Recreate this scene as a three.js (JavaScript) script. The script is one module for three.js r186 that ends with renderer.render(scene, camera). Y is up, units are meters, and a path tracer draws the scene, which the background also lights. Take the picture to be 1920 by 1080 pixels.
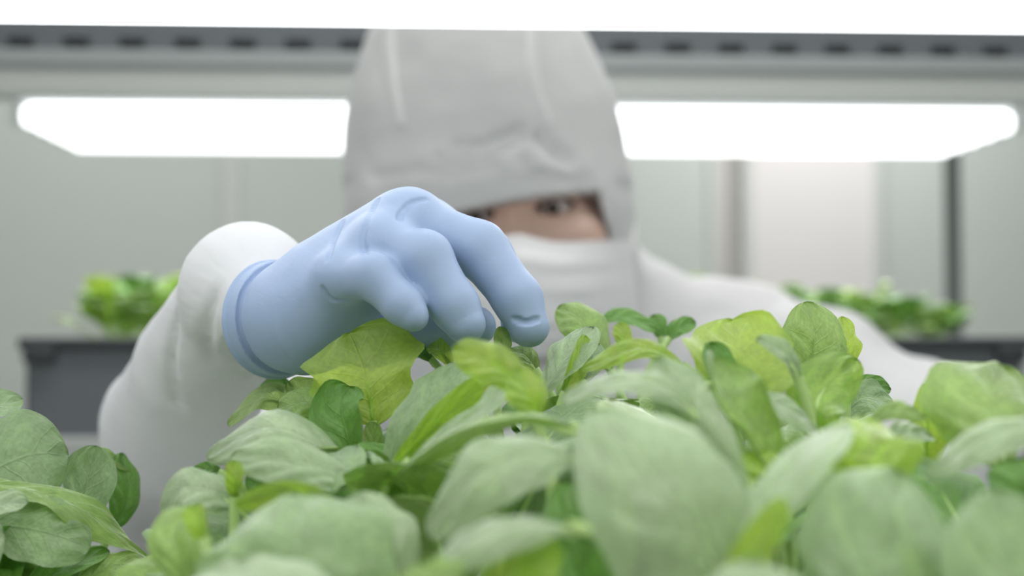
import * as THREE from 'three';
import { RoundedBoxGeometry } from 'three/addons/geometries/RoundedBoxGeometry.js';
import { mergeGeometries } from 'three/addons/utils/BufferGeometryUtils.js';
import { RectAreaLightUniformsLib } from 'three/addons/lights/RectAreaLightUniformsLib.js';

// ---------------------------------------------------------------- camera, lights' scale, exposure
const scene = new THREE.Scene();
scene.background = new THREE.Color(0x0b0c0c);
RectAreaLightUniformsLib.init();
const renderer = new THREE.WebGLRenderer({ antialias: true });
renderer.toneMapping = THREE.LinearToneMapping;
renderer.toneMappingExposure = 1.04;
renderer.shadowMap.enabled = true;

const F = 2400, CY = 1.42;                              // focal length in pixels of a 1920 frame, eye height
const YAW = Math.atan(107 / F), PITCH = Math.atan(76 / F);
const camera = new THREE.PerspectiveCamera(2 * Math.atan(540 / F) * 180 / Math.PI, 16 / 9, 0.02, 40);
camera.position.set(0, CY, 0);
const FWD = new THREE.Vector3(Math.sin(YAW) * Math.cos(PITCH), Math.sin(PITCH), -Math.cos(YAW) * Math.cos(PITCH));
const RIGHT = new THREE.Vector3(Math.cos(YAW), 0, Math.sin(YAW));
const UPV = new THREE.Vector3().crossVectors(RIGHT, FWD).normalize();
camera.lookAt(camera.position.clone().add(FWD));
camera.focus = 0.485;
camera.userData.fStop = 5.2;
camera.updateMatrixWorld();

const NEAR_TUBE = 3.3, BACK_TUBE = 5.0, CEIL = 9.0;     // radiance of the lamps

// survey helper: a sighted direction (as on the photograph) at a measured depth gives a point in the room
const at = (px, py, d) => camera.position.clone().addScaledVector(FWD, d).addScaledVector(RIGHT, (px - 960) / F * d).addScaledVector(UPV, (540 - py) / F * d);
const dirv = (x, y, z) => new THREE.Vector3().addScaledVector(RIGHT, x).addScaledVector(UPV, y).addScaledVector(FWD, -z).normalize();

// ---------------------------------------------------------------- helpers
function rng(seed) { let s = seed >>> 0; return () => { s = (s + 0x6D2B79F5) | 0; let t = Math.imul(s ^ (s >>> 15), 1 | s); t = (t + Math.imul(t ^ (t >>> 7), 61 | t)) ^ t; return ((t ^ (t >>> 14)) >>> 0) / 4294967296; }; }
const taken = new Map();
function numbered(n) { const k = taken.get(n) || 0; taken.set(n, k + 1); return k ? `${n}_${String(k).padStart(3, '0')}` : n; }
function mesh(name, geo, mat, parent) { const m = new THREE.Mesh(geo, mat); m.name = parent === scene ? numbered(name) : name; m.castShadow = m.receiveShadow = true; parent.add(m); return m; }
function thing(name, label, category, pos, group) {
  const o = new THREE.Group(); o.name = numbered(name); scene.add(o); if (pos) o.position.copy(pos);
  o.userData = { label, category }; if (group) o.userData.group = group; return o;
}
function struct(name, geo, mat, pos) { const m = mesh(name, geo, mat, scene); if (pos) m.position.set(...pos); m.userData.kind = 'structure'; return m; }
const box = (w, h, d, r = 0.002) => new RoundedBoxGeometry(w, h, d, 1, Math.min(r, w / 2.01, h / 2.01, d / 2.01));
const moved = (g, x, y, z) => g.translate(x, y, z);
function hash3(x, y, z) { let h = Math.imul(x, 374761393) ^ Math.imul(y, 668265263) ^ Math.imul(z, 2147483647 - 1013); h = Math.imul(h ^ (h >>> 13), 1274126177); return ((h ^ (h >>> 16)) >>> 0) / 4294967296; }
function noise(x, y, z) {
  const xi = Math.floor(x), yi = Math.floor(y), zi = Math.floor(z); let u = x - xi, v = y - yi, w = z - zi; u = u * u * (3 - 2 * u); v = v * v * (3 - 2 * v); w = w * w * (3 - 2 * w);
  const l = (a, b, t) => a + (b - a) * t;
  return l(l(l(hash3(xi, yi, zi), hash3(xi + 1, yi, zi), u), l(hash3(xi, yi + 1, zi), hash3(xi + 1, yi + 1, zi), u), v), l(l(hash3(xi, yi, zi + 1), hash3(xi + 1, yi, zi + 1), u), l(hash3(xi, yi + 1, zi + 1), hash3(xi + 1, yi + 1, zi + 1), u), v), w) * 2 - 1;
}
function dataTex(n, fn, srgb) {
  const a = new Uint8Array(n * n * 4);
  for (let j = 0; j < n; j++) for (let i = 0; i < n; i++) { const c = fn(i / n, j / n); const k = (j * n + i) * 4; a[k] = c[0] * 255; a[k + 1] = c[1] * 255; a[k + 2] = c[2] * 255; a[k + 3] = 255; }
  const t = new THREE.DataTexture(a, n, n); t.magFilter = THREE.LinearFilter; t.minFilter = THREE.LinearFilter; t.wrapS = t.wrapT = THREE.RepeatWrapping; if (srgb) t.colorSpace = THREE.SRGBColorSpace; t.needsUpdate = true; return t;
}
const clamp = (x, a = 0, b = 1) => Math.min(b, Math.max(a, x));

// ---------------------------------------------------------------- signed distance fields and their mesher
const smin = (a, b, k) => { const h = Math.max(k - Math.abs(a - b), 0) / k; return Math.min(a, b) - h * h * k * 0.25; };
const smax = (a, b, k) => -smin(-a, -b, k);
function cone(a, b, ra, rb) {                            // tapered capsule
  const ax = a.x, ay = a.y, az = a.z, bx = b.x - ax, by = b.y - ay, bz = b.z - az, L = bx * bx + by * by + bz * bz || 1e-9, dr = rb - ra;
  return (x, y, z) => { const px = x - ax, py = y - ay, pz = z - az; let t = (px * bx + py * by + pz * bz) / L; t = t < 0 ? 0 : t > 1 ? 1 : t; const dx = px - t * bx, dy = py - t * by, dz = pz - t * bz; return Math.sqrt(dx * dx + dy * dy + dz * dz) - ra - t * dr; };
}
function ellipsoid(c, rx, ry, rz) {
  return (x, y, z) => { const px = x - c.x, py = y - c.y, pz = z - c.z; const k0 = Math.hypot(px / rx, py / ry, pz / rz), k1 = Math.hypot(px / rx / rx, py / ry / ry, pz / rz / rz); return k1 < 1e-9 ? -Math.min(rx, ry, rz) : k0 * (k0 - 1) / k1; };
}
function surface(f, lo, hi, h, paint) {                  // surface nets, vertices pulled onto the field
  const nx = Math.ceil((hi.x - lo.x) / h) + 1, ny = Math.ceil((hi.y - lo.y) / h) + 1, nz = Math.ceil((hi.z - lo.z) / h) + 1, B = 8;
  const v = new Float32Array(nx * ny * nz), id = (i, j, k) => (k * ny + j) * nx + i;
  for (let k0 = 0; k0 < nz; k0 += B) for (let j0 = 0; j0 < ny; j0 += B) for (let i0 = 0; i0 < nx; i0 += B) {
    const c = f(lo.x + (i0 + B / 2) * h, lo.y + (j0 + B / 2) * h, lo.z + (k0 + B / 2) * h), skip = Math.abs(c) > B * h * 1.35;
    for (let k = k0; k < Math.min(k0 + B, nz); k++) for (let j = j0; j < Math.min(j0 + B, ny); j++) for (let i = i0; i < Math.min(i0 + B, nx); i++) v[id(i, j, k)] = skip ? c : f(lo.x + i * h, lo.y + j * h, lo.z + k * h);
  }
  const cell = new Int32Array(nx * ny * nz).fill(-1), pos = [], E = [[0, 1], [0, 2], [0, 4], [1, 3], [1, 5], [2, 3], [2, 6], [3, 7], [4, 5], [4, 6], [5, 7], [6, 7]], s = new Float32Array(8);
  for (let k = 0; k < nz - 1; k++) for (let j = 0; j < ny - 1; j++) for (let i = 0; i < nx - 1; i++) {
    let m = 0; for (let c = 0; c < 8; c++) { s[c] = v[id(i + (c & 1), j + ((c >> 1) & 1), k + (c >> 2))]; if (s[c] < 0) m++; }
    if (m === 0 || m === 8) continue;
    let x = 0, y = 0, z = 0, n = 0;
    for (const [a, b] of E) if ((s[a] < 0) !== (s[b] < 0)) { const t = s[a] / (s[a] - s[b]); x += (a & 1) + t * ((b & 1) - (a & 1)); y += ((a >> 1) & 1) + t * (((b >> 1) & 1) - ((a >> 1) & 1)); z += (a >> 2) + t * ((b >> 2) - (a >> 2)); n++; }
    cell[id(i, j, k)] = pos.length / 3; pos.push(lo.x + (i + x / n) * h, lo.y + (j + y / n) * h, lo.z + (k + z / n) * h);
  }
  const idx = [], quad = (a, b, c, d, flip) => { if (a < 0 || b < 0 || c < 0 || d < 0) return; if (flip) idx.push(a, c, b, a, d, c); else idx.push(a, b, c, a, c, d); };
  for (let k = 1; k < nz - 1; k++) for (let j = 1; j < ny - 1; j++) for (let i = 1; i < nx - 1; i++) {
    const a = v[id(i, j, k)] < 0;
    if (a !== v[id(i + 1, j, k)] < 0) quad(cell[id(i, j - 1, k - 1)], cell[id(i, j, k - 1)], cell[id(i, j, k)], cell[id(i, j - 1, k)], !a);
    if (a !== v[id(i, j + 1, k)] < 0) quad(cell[id(i - 1, j, k - 1)], cell[id(i - 1, j, k)], cell[id(i, j, k)], cell[id(i, j, k - 1)], !a);
    if (a !== v[id(i, j, k + 1)] < 0) quad(cell[id(i - 1, j - 1, k)], cell[id(i, j - 1, k)], cell[id(i, j, k)], cell[id(i - 1, j, k)], !a);
  }
  const N = pos.length / 3, nor = new Float32Array(N * 3), uv = new Float32Array(N * 2), col = paint ? new Float32Array(N * 3) : null, e = h * 0.5;
  for (let q = 0; q < N; q++) {
    let x = pos[q * 3], y = pos[q * 3 + 1], z = pos[q * 3 + 2], gx, gy, gz;
    for (let it = 0; it < 2; it++) {
      const d = f(x, y, z); gx = f(x + e, y, z) - f(x - e, y, z); gy = f(x, y + e, z) - f(x, y - e, z); gz = f(x, y, z + e) - f(x, y, z - e);
      const L = Math.hypot(gx, gy, gz) || 1; gx /= L; gy /= L; gz /= L; const st = clamp(d, -h * 0.6, h * 0.6) * (it ? 0 : 0.85); x -= gx * st; y -= gy * st; z -= gz * st;
    }
    pos[q * 3] = x; pos[q * 3 + 1] = y; pos[q * 3 + 2] = z; nor[q * 3] = gx; nor[q * 3 + 1] = gy; nor[q * 3 + 2] = gz; uv[q * 2] = x - z * 0.6; uv[q * 2 + 1] = y + z * 0.3;
    if (paint) { const c = paint(x, y, z); col[q * 3] = c[0]; col[q * 3 + 1] = c[1]; col[q * 3 + 2] = c[2]; }
  }
  const g = new THREE.BufferGeometry(); g.setAttribute('position', new THREE.Float32BufferAttribute(pos, 3)); g.setAttribute('normal', new THREE.BufferAttribute(nor, 3)); g.setAttribute('uv', new THREE.BufferAttribute(uv, 2)); if (paint) g.setAttribute('color', new THREE.BufferAttribute(col, 3)); g.setIndex(idx); return g;
}
function hit(f, px, py, d0, d1) { let d = d0; for (let i = 0; i < 120 && d < d1; i++) { const p = at(px, py, d), s = f(p.x, p.y, p.z); if (s < 2e-4) return p; d += Math.max(s * 0.8, 2e-4); } return null; }

// ---------------------------------------------------------------- materials
const std = (c, r, o = {}) => new THREE.MeshStandardMaterial({ color: c, roughness: r, ...o });
const wallBump = dataTex(256, (u, v) => { const k = 0.5 + 0.25 * noise(u * 24, v * 24, 1) + 0.25 * noise(u * 90, v * 90, 2); return [k, k, k]; });
const M = {
  panel: std(0xd0d5d2, 0.45, { bumpMap: wallBump, bumpScale: 0.0004 }), panelWarm: std(0xcdcac6, 0.4), doorWhite: std(0xf0ecec, 0.35), trim: std(0xd8dad8, 0.4), darkTrim: std(0x5c605d, 0.5),
  floor: std(0x9aa09c, 0.35, { bumpMap: wallBump, bumpScale: 0.0004 }), ceiling: std(0xd4d6d4, 0.7),
  steel: std(0xb3b7b5, 0.42, { metalness: 0.35 }), steelLight: std(0xbcc0be, 0.5), post: std(0x7a7f7d, 0.45, { metalness: 0.3 }),
  trayDark: std(0x3a3c40, 0.55), trayMid: std(0x666b70, 0.55), slot: std(0x4c5256, 0.6), rimGrey: std(0x9ba1a2, 0.5), trayNear: std(0xa7aba8, 0.5), raft: std(0xd9dcd8, 0.7),
  cap: std(0xe9ebeb, 0.4), housing: std(0xe2e4e4, 0.45),
  tube: new THREE.MeshStandardMaterial({ color: 0xffffff, roughness: 0.4, emissive: 0xfbfcff, emissiveIntensity: 2.4 }),
  ceilingGlow: new THREE.MeshStandardMaterial({ color: 0xffffff, roughness: 0.5, emissive: 0xfff9f4, emissiveIntensity: 2.0 }),
  plug: std(0x2c2f2a, 0.8),
};
const fabricBump = dataTex(512, (u, v) => { let k = 0.5 + 0.22 * noise(u * 10, v * 10, 4) + 0.16 * noise(u * 26, v * 26, 9) + 0.12 * noise(u * 80, v * 80, 5); return [k, k, k]; });
fabricBump.repeat.set(5, 5);
M.suit = new THREE.MeshPhysicalMaterial({ color: 0xdadadc, roughness: 0.72, bumpMap: fabricBump, bumpScale: 0.0008, sheen: 0.2, sheenRoughness: 0.6 });
M.seam = std(0xe6e6e8, 0.65); M.maskCloth = std(0xf0eff1, 0.75, { bumpMap: fabricBump, bumpScale: 0.0005 }); M.loop = std(0xf2f2f2, 0.7);
const gloveBump = dataTex(256, (u, v) => { const k = 0.5 + 0.3 * noise(u * 30, v * 30, 3) + 0.2 * noise(u * 90, v * 90, 7); return [k, k, k]; });
gloveBump.repeat.set(14, 14);
M.glove = new THREE.MeshPhysicalMaterial({ color: 0xa1b5d6, roughness: 0.45, bumpMap: gloveBump, bumpScale: 0.00006, sheen: 0.25, sheenRoughness: 0.5, sheenColor: new THREE.Color(0xcfdcf5) });
M.skin = new THREE.MeshPhysicalMaterial({ color: 0xffffff, vertexColors: true, roughness: 0.5 });
M.eye = new THREE.MeshPhysicalMaterial({ color: 0xffffff, vertexColors: true, roughness: 0.12 }); M.lash = std(0x1d1614, 0.7); M.boot = std(0xd7d9da, 0.6);

// leaf blade: paler veins, mottling; u across the blade, v from the stalk to the tip
const veinAt = (u, v) => {
  const x = Math.abs(u - 0.5) * 2; let k = Math.exp(-((x / (0.045 * (1.15 - v))) ** 2));
  for (let i = 0; i < 7; i++) { const v0 = 0.04 + i * 0.125, c = v0 + 0.26 * Math.pow(x, 0.85) + 0.012 * noise(x * 6, i, 3), w = 0.007 * (1.3 - x); k = Math.max(k, 0.75 * (1 - x * 0.7) * Math.exp(-(((v - c) / w) ** 2))); }
  const a = noise(u * 18, v * 22, 6); k = Math.max(k, 0.12 * Math.exp(-((a / 0.07) ** 2)));
  return k;
};
const leafMap = dataTex(512, (u, v) => { const k = veinAt(u, v), m = 0.9 + 0.05 * noise(u * 9, v * 9, 1) + 0.05 * noise(u * 40, v * 40, 2); return [clamp(m + 0.06 * k), clamp(m + 0.04 * k), clamp(m + 0.07 * k)]; }, true);
const leafBump = dataTex(512, (u, v) => { const k = clamp(0.62 - 0.5 * veinAt(u, v) + 0.16 * noise(u * 14, v * 14, 8) + 0.08 * noise(u * 48, v * 48, 5)); return [k, k, k]; });
const leafMat = (hex, tr, rough = 0.5) => new THREE.MeshPhysicalMaterial({ color: hex, map: leafMap, bumpMap: leafBump, bumpScale: 0.0005, clearcoat: 0.35, clearcoatRoughness: 0.42, roughness: rough, transmission: tr, thickness: 0, side: THREE.DoubleSide, sheen: 0.4, sheenRoughness: 0.4, sheenColor: new THREE.Color(0xdde8da) });
const LEAF = { sage: leafMat(0xa6c886, 0.42, 0.45), mid: leafMat(0xaed36c, 0.48, 0.47), lime: leafMat(0xb4e054, 0.58, 0.48), young: leafMat(0xd2f65a, 0.66, 0.5), deep: leafMat(0x76ae42, 0.24, 0.5), pale: leafMat(0xbfd8a6, 0.40, 0.42) };
M.stalk = new THREE.MeshPhysicalMaterial({ color: 0xb4cf86, roughness: 0.5, sheen: 0.3 });

// ---------------------------------------------------------------- room
const RX0 = -2.3, RX1 = 2.5, RZ0 = -3.3, RZ1 = 1.6, RH = 2.6;
struct('floor', box(RX1 - RX0 + 0.2, 0.1, RZ1 - RZ0 + 0.2), M.floor, [(RX0 + RX1) / 2, -0.05, (RZ0 + RZ1) / 2]);
struct('ceiling', box(RX1 - RX0 + 0.2, 0.1, RZ1 - RZ0 + 0.2), M.ceiling, [(RX0 + RX1) / 2, RH + 0.05, (RZ0 + RZ1) / 2]);
struct('wall_left', box(0.1, RH, RZ1 - RZ0), M.panel, [RX0 - 0.05, RH / 2, (RZ0 + RZ1) / 2]);
struct('wall_right', box(0.1, RH, RZ1 - RZ0), M.panel, [RX1 + 0.05, RH / 2, (RZ0 + RZ1) / 2]);
struct('wall_front', box(RX1 - RX0 + 0.2, RH, 0.1), M.panel, [(RX0 + RX1) / 2, RH / 2, RZ1 + 0.05]);
const wallBack = struct('wall_back', box(RX1 - RX0 + 0.2, RH, 0.1), M.darkTrim, [(RX0 + RX1) / 2, RH / 2, RZ0 - 0.06]);
const wx = (px, z) => { const p = at(px, 600, 1), o = camera.position, t = (z - o.z) / (p.z - o.z); return o.x + (p.x - o.x) * t; };   // x on the wall seen at a column
{
  const edges = [RX0, wx(-250, RZ0), wx(428, RZ0), wx(860, RZ0), wx(1338, RZ0)];
  for (let i = 0; i < edges.length - 1; i++) { const w = edges[i + 1] - edges[i]; const m = mesh('wall_panel', box(w - 0.012, RH - 0.1, 0.02, 0.004), M.panel, wallBack); m.position.set((edges[i] + edges[i + 1]) / 2 - wallBack.position.x, 0, 0.056); }
  const strip = (px, w, mat) => { const m = mesh('joint_strip', box(w, RH - 0.1, 0.012, 0.003), mat, wallBack); m.position.set(wx(px, RZ0) - wallBack.position.x, 0, 0.070); };
  strip(436, 0.04, M.trim); strip(1338, 0.03, M.trim); strip(-250, 0.04, M.trim);
  const e2 = [wx(1400, RZ0), wx(1640, RZ0), RX1];
  const m = mesh('wall_panel', box(e2[2] - e2[1] - 0.012, RH - 0.1, 0.02, 0.004), M.panel, wallBack); m.position.set((e2[1] + e2[2]) / 2 - wallBack.position.x, 0, 0.056);
  const jamb = mesh('wall_panel', box(e2[0] - edges[4] - 0.012, RH - 0.1, 0.012, 0.003), M.panelWarm, wallBack); jamb.position.set((e2[0] + edges[4]) / 2 - wallBack.position.x, 0, 0.045);
  const door = new THREE.Group(); door.name = 'door_1'; door.userData.kind = 'structure'; scene.add(door); door.position.set((e2[0] + e2[1]) / 2, 0, RZ0 + 0.012);
  const dl = mesh('door_leaf', box(e2[1] - e2[0] - 0.02, 2.2, 0.03, 0.004), M.doorWhite, door); dl.position.set(0, 1.105, 0);
  const hd = mesh('door_handle', box(0.02, 0.16, 0.04, 0.006), M.steel, door); hd.position.set(-(e2[1] - e2[0]) / 2 + 0.05, 1.0, 0.03);
  const fr = mesh('door_frame', mergeGeometries([moved(box(0.03, 2.24, 0.04), -(e2[1] - e2[0]) / 2, 1.12, 0), moved(box(0.03, 2.24, 0.04), (e2[1] - e2[0]) / 2, 1.12, 0), moved(box(e2[1] - e2[0], 0.03, 0.04), 0, 2.23, 0)]), M.trim, door);
  // standing duct by the wall, dark
  const pd = thing('drain_pipe', 'dark grey vertical pipe standing against the back wall beside the plants', 'pipe', new THREE.Vector3(wx(1788, -2.45), 0, -2.45));
  mesh('pipe', new THREE.CylinderGeometry(0.016, 0.016, RH, 24).translate(0, RH / 2, 0), M.post, pd);
  for (const y of [0.5, 1.1, 2.2]) mesh('bracket', box(0.05, 0.03, 0.04, 0.004).translate(0, y, 0), M.post, pd);
}
// ceiling lamps
function ceilingLamp(x, z, w, d, power, label) {
  const t = thing('ceiling_light', label, 'ceiling light', new THREE.Vector3(x, RH, z), 'ceiling lamps of the grow room');
  mesh('frame', mergeGeometries([moved(box(w + 0.04, 0.03, 0.02), 0, -0.015, d / 2 + 0.01), moved(box(w + 0.04, 0.03, 0.02), 0, -0.015, -d / 2 - 0.01), moved(box(0.02, 0.03, d), w / 2 + 0.01, -0.015, 0), moved(box(0.02, 0.03, d), -w / 2 - 0.01, -0.015, 0)]), M.trim, t);
  mesh('diffuser', moved(box(w, 0.012, d), 0, -0.012, 0), M.ceilingGlow, t);
  const l = new THREE.RectAreaLight(0xfdfdfb, power, w, d); l.position.set(0, -0.022, 0); l.rotation.x = -Math.PI / 2; t.add(l);
}
ceilingLamp(0.1, -1.05, 1.6, 0.3, CEIL * 0.72, 'flat ceiling lamp above the person in the aisle');
ceilingLamp(-0.9, -2.55, 0.9, 0.3, CEIL, 'flat ceiling lamp near the back wall, left one');
ceilingLamp(wx(1525, RZ0), -2.8, 0.5, 0.4, CEIL * 2.1, 'flat ceiling lamp above the white door');
ceilingLamp(0.1, 1.0, 1.8, 0.5, CEIL * 0.85, 'flat ceiling lamp in the aisle behind the photographer');

// ---------------------------------------------------------------- lamps of the racks
const T8 = { r: 0.0135, len: 1.17 };
function growTube(r, len, y, z, x, power, label, group) {
  const t = thing('grow_light_tube', label, 'light tube', new THREE.Vector3(x, y, z), group);
  const rot = g => g.rotateZ(Math.PI / 2);
  mesh('tube', rot(new THREE.CapsuleGeometry(r, len - 2 * r, 8, 24)), M.tube, t);
  for (const s of [-1, 1]) mesh('end_cap', rot(new THREE.CylinderGeometry(r * 0.8, r * 0.8, 0.012, 20)).translate(s * (len / 2 + 0.002), 0, 0), M.cap, t);
  mesh('housing', box(len + 0.01, 0.008, r * 1.2, 0.002).translate(0, r + 0.0035, 0), M.housing, t);
  const l = new THREE.RectAreaLight(0xfbfcff, power, len - 0.02, r * 2); l.position.set(0, -r - 0.001, 0); l.rotation.x = -Math.PI / 2; t.add(l);
  return t;
}
// near rack: tubes above the crop, the farthest one crosses the top of the view
const NZ = -0.655, NH = CY + 0.155 + 0.0088, NEARX = 0.03;
const nearNames = ['bright white grow light tube crossing the top of the view', 'grow light tube above the crop, second from the aisle', 'grow light tube above the crop, third from the aisle', 'grow light tube above the crop, fourth from the aisle', 'grow light tube above the front edge of the crop'];
for (let i = 0; i < 5; i++) growTube(0.0088, 1.17, NH, NZ + i * 0.098, NEARX, NEAR_TUBE, nearNames[i], 'grow light tubes of the near rack');
{
  const deck = thing('growing_rack', 'steel rack in the foreground carrying the crop tray and grow lights', 'rack', new THREE.Vector3(NEARX, 0, 0));
  mesh('deck', box(1.3, 0.012, 0.56, 0.003).translate(0, NH + 0.0088 + 0.0085 + 0.0065, -0.44), M.steelLight, deck);
  for (const z of [-0.725, -0.155]) mesh('beam', box(1.3, 0.05, 0.02, 0.003).translate(0, NH + 0.06, z), M.steel, deck);
  for (const sx of [-1, 1]) for (const z of [-0.70, -0.18]) mesh('post', box(0.04, 2.0, 0.04, 0.004).translate(sx * 0.66, 1.0, z), M.steel, deck);
  mesh('deck', box(1.28, 0.016, 0.54, 0.003).translate(0, CY - 0.165 - 0.0705, -0.43), M.steelLight, deck);
  for (const sx of [-1, 1]) mesh('cross_rail', box(0.02, 0.04, 0.5, 0.003).translate(sx * 0.66, CY - 0.24, -0.44), M.steel, deck);
}
// crop tray of the near rack
const TRAY_Y = CY - 0.165;
{
  const t = thing('grow_tray', 'grey grow tray holding the leafy crop in the foreground', 'tray', new THREE.Vector3(NEARX, TRAY_Y, -0.43));
  mesh('tray_bottom', box(1.2, 0.012, 0.5, 0.003).translate(0, -0.05, 0), M.trayNear, t);
  for (const z of [-0.25, 0.25]) mesh('tray_wall', box(1.2, 0.07, 0.012, 0.003).translate(0, -0.015, z), M.trayNear, t);
  for (const x of [-0.6, 0.6]) mesh('tray_wall', box(0.012, 0.07, 0.5, 0.003).translate(x, -0.015, 0), M.trayNear, t);
  for (let i = 0; i < 4; i++) mesh('raft_board', box(0.292, 0.02, 0.478, 0.004).translate(-0.441 + i * 0.294, -0.012, 0), M.raft, t);
}
// rack behind the person
const BZ = -1.5, bxc = (wx(35, BZ) + wx(1905, BZ)) / 2, blen = wx(1905, BZ) - wx(35, BZ);
const yOn = (px, py, z) => { const p = at(px, py, 1), o = camera.position, t = (z - o.z) / (p.z - o.z); return o.y + (p.y - o.y) * t; };
const BTUBE = yOn(300, 196, BZ) - 0.0145;
const backNames = ['front', 'second', 'middle', 'fourth', 'rearmost'];
for (let i = 0; i < 5; i++) growTube(0.0145, blen, BTUBE, BZ - i * 0.047, bxc, BACK_TUBE, `${backNames[i]} glowing tube under the rack behind the person`, 'grow light tubes of the rack behind the person');
{
  const r = thing('storage_rack', 'grey steel growing rack behind the person', 'rack', new THREE.Vector3(bxc, 0, BZ));
  const b0 = yOn(960, 189, BZ + 0.045), b1 = yOn(960, 130, BZ + 0.045), W = blen + 0.10;
  mesh('beam', box(W, b1 - b0, 0.03, 0.004).translate(0, (b0 + b1) / 2, 0.03), M.steelLight, r);
  mesh('beam', box(W, b1 - b0, 0.03, 0.004).translate(0, (b0 + b1) / 2, -0.25), M.steelLight, r);
  mesh('deck', box(W, 0.012, 0.27, 0.003).translate(0, b0 + 0.028, -0.11), M.steelLight, r);
  const lo = yOn(130, 806, BZ);
  mesh('deck', box(W, 0.016, 0.32, 0.003).translate(0, lo - 0.03, -0.12), M.steelLight, r);
  mesh('beam', box(W, 0.05, 0.03, 0.004).translate(0, lo - 0.03, 0.045), M.steelLight, r);
  for (const sx of [-1, 1]) mesh('post', box(0.04, 2.1, 0.04, 0.004).translate(sx * (W / 2 + 0.018), 1.05, 0.03), M.steel, r);
  // tray on the upper level: front wall with a row of slots
  const ut = thing('slotted_tray', 'dark grey slotted tray lying on the upper level of the rear rack', 'tray', new THREE.Vector3(bxc, b1, BZ));
  const H = 0.07, face = new THREE.Shape(); face.moveTo(-W / 2, 0); face.lineTo(W / 2, 0); face.lineTo(W / 2, H); face.lineTo(-W / 2, H);
  for (let i = 0; i < 19; i++) { const x = -W / 2 + 0.045 + i * 0.0625, p = new THREE.Path(); p.moveTo(x, 0.022); p.lineTo(x, 0.034); p.lineTo(x + 0.03, 0.034); p.lineTo(x + 0.03, 0.022); face.holes.push(p); }
  mesh('tray_front', new THREE.ExtrudeGeometry(face, { depth: 0.006, bevelEnabled: false }).translate(0, 0, 0.03), M.trayMid, ut);
  mesh('inner_tray', box(W - 0.02, H - 0.01, 0.24, 0.004).translate(0, H / 2, -0.11), M.slot, ut);
  mesh('rim', box(W, 0.02, 0.012, 0.003).translate(0, 0.008, 0.043), M.rimGrey, ut);
  // tray with the crop
  const x0 = wx(72, BZ), x1 = wx(1890, BZ), y1 = yOn(130, 640, BZ), hh = y1 - lo + 0.02;
  const ct = thing('crop_tray', 'black plastic crop tray on the rack behind the person', 'tray', new THREE.Vector3((x0 + x1) / 2, lo - 0.022, BZ));
  const L = x1 - x0;
  mesh('tray_wall', box(L, hh, 0.008, 0.003).translate(0, hh / 2, 0.03), M.trayMid, ct);
  mesh('tray_wall', box(L, hh, 0.008, 0.003).translate(0, hh / 2, -0.25), M.trayDark, ct);
  for (const s of [-1, 1]) mesh('tray_wall', box(0.008, hh, 0.28, 0.003).translate(s * L / 2, hh / 2, -0.11), M.trayDark, ct);
  mesh('tray_bottom', box(L, 0.01, 0.28, 0.003).translate(0, 0.005, -0.11), M.trayDark, ct);
  mesh('rim', box(L + 0.02, 0.014, 0.02, 0.004).translate(0, hh, 0.034), M.trayDark, ct);
  for (const s of [-1, 1]) mesh('corner_block', box(0.034, 0.02, 0.026, 0.004).translate(s * (L / 2 - 0.014), hh - 0.012, 0.036), M.trayDark, ct);
  mesh('raft_board', box(L - 0.03, 0.02, 0.26, 0.004).translate(0, hh - 0.022, -0.11), M.trayMid, ct);
  scene.userData.backTray = { x0, x1, y: lo - 0.022 + hh - 0.012 };
}

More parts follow.
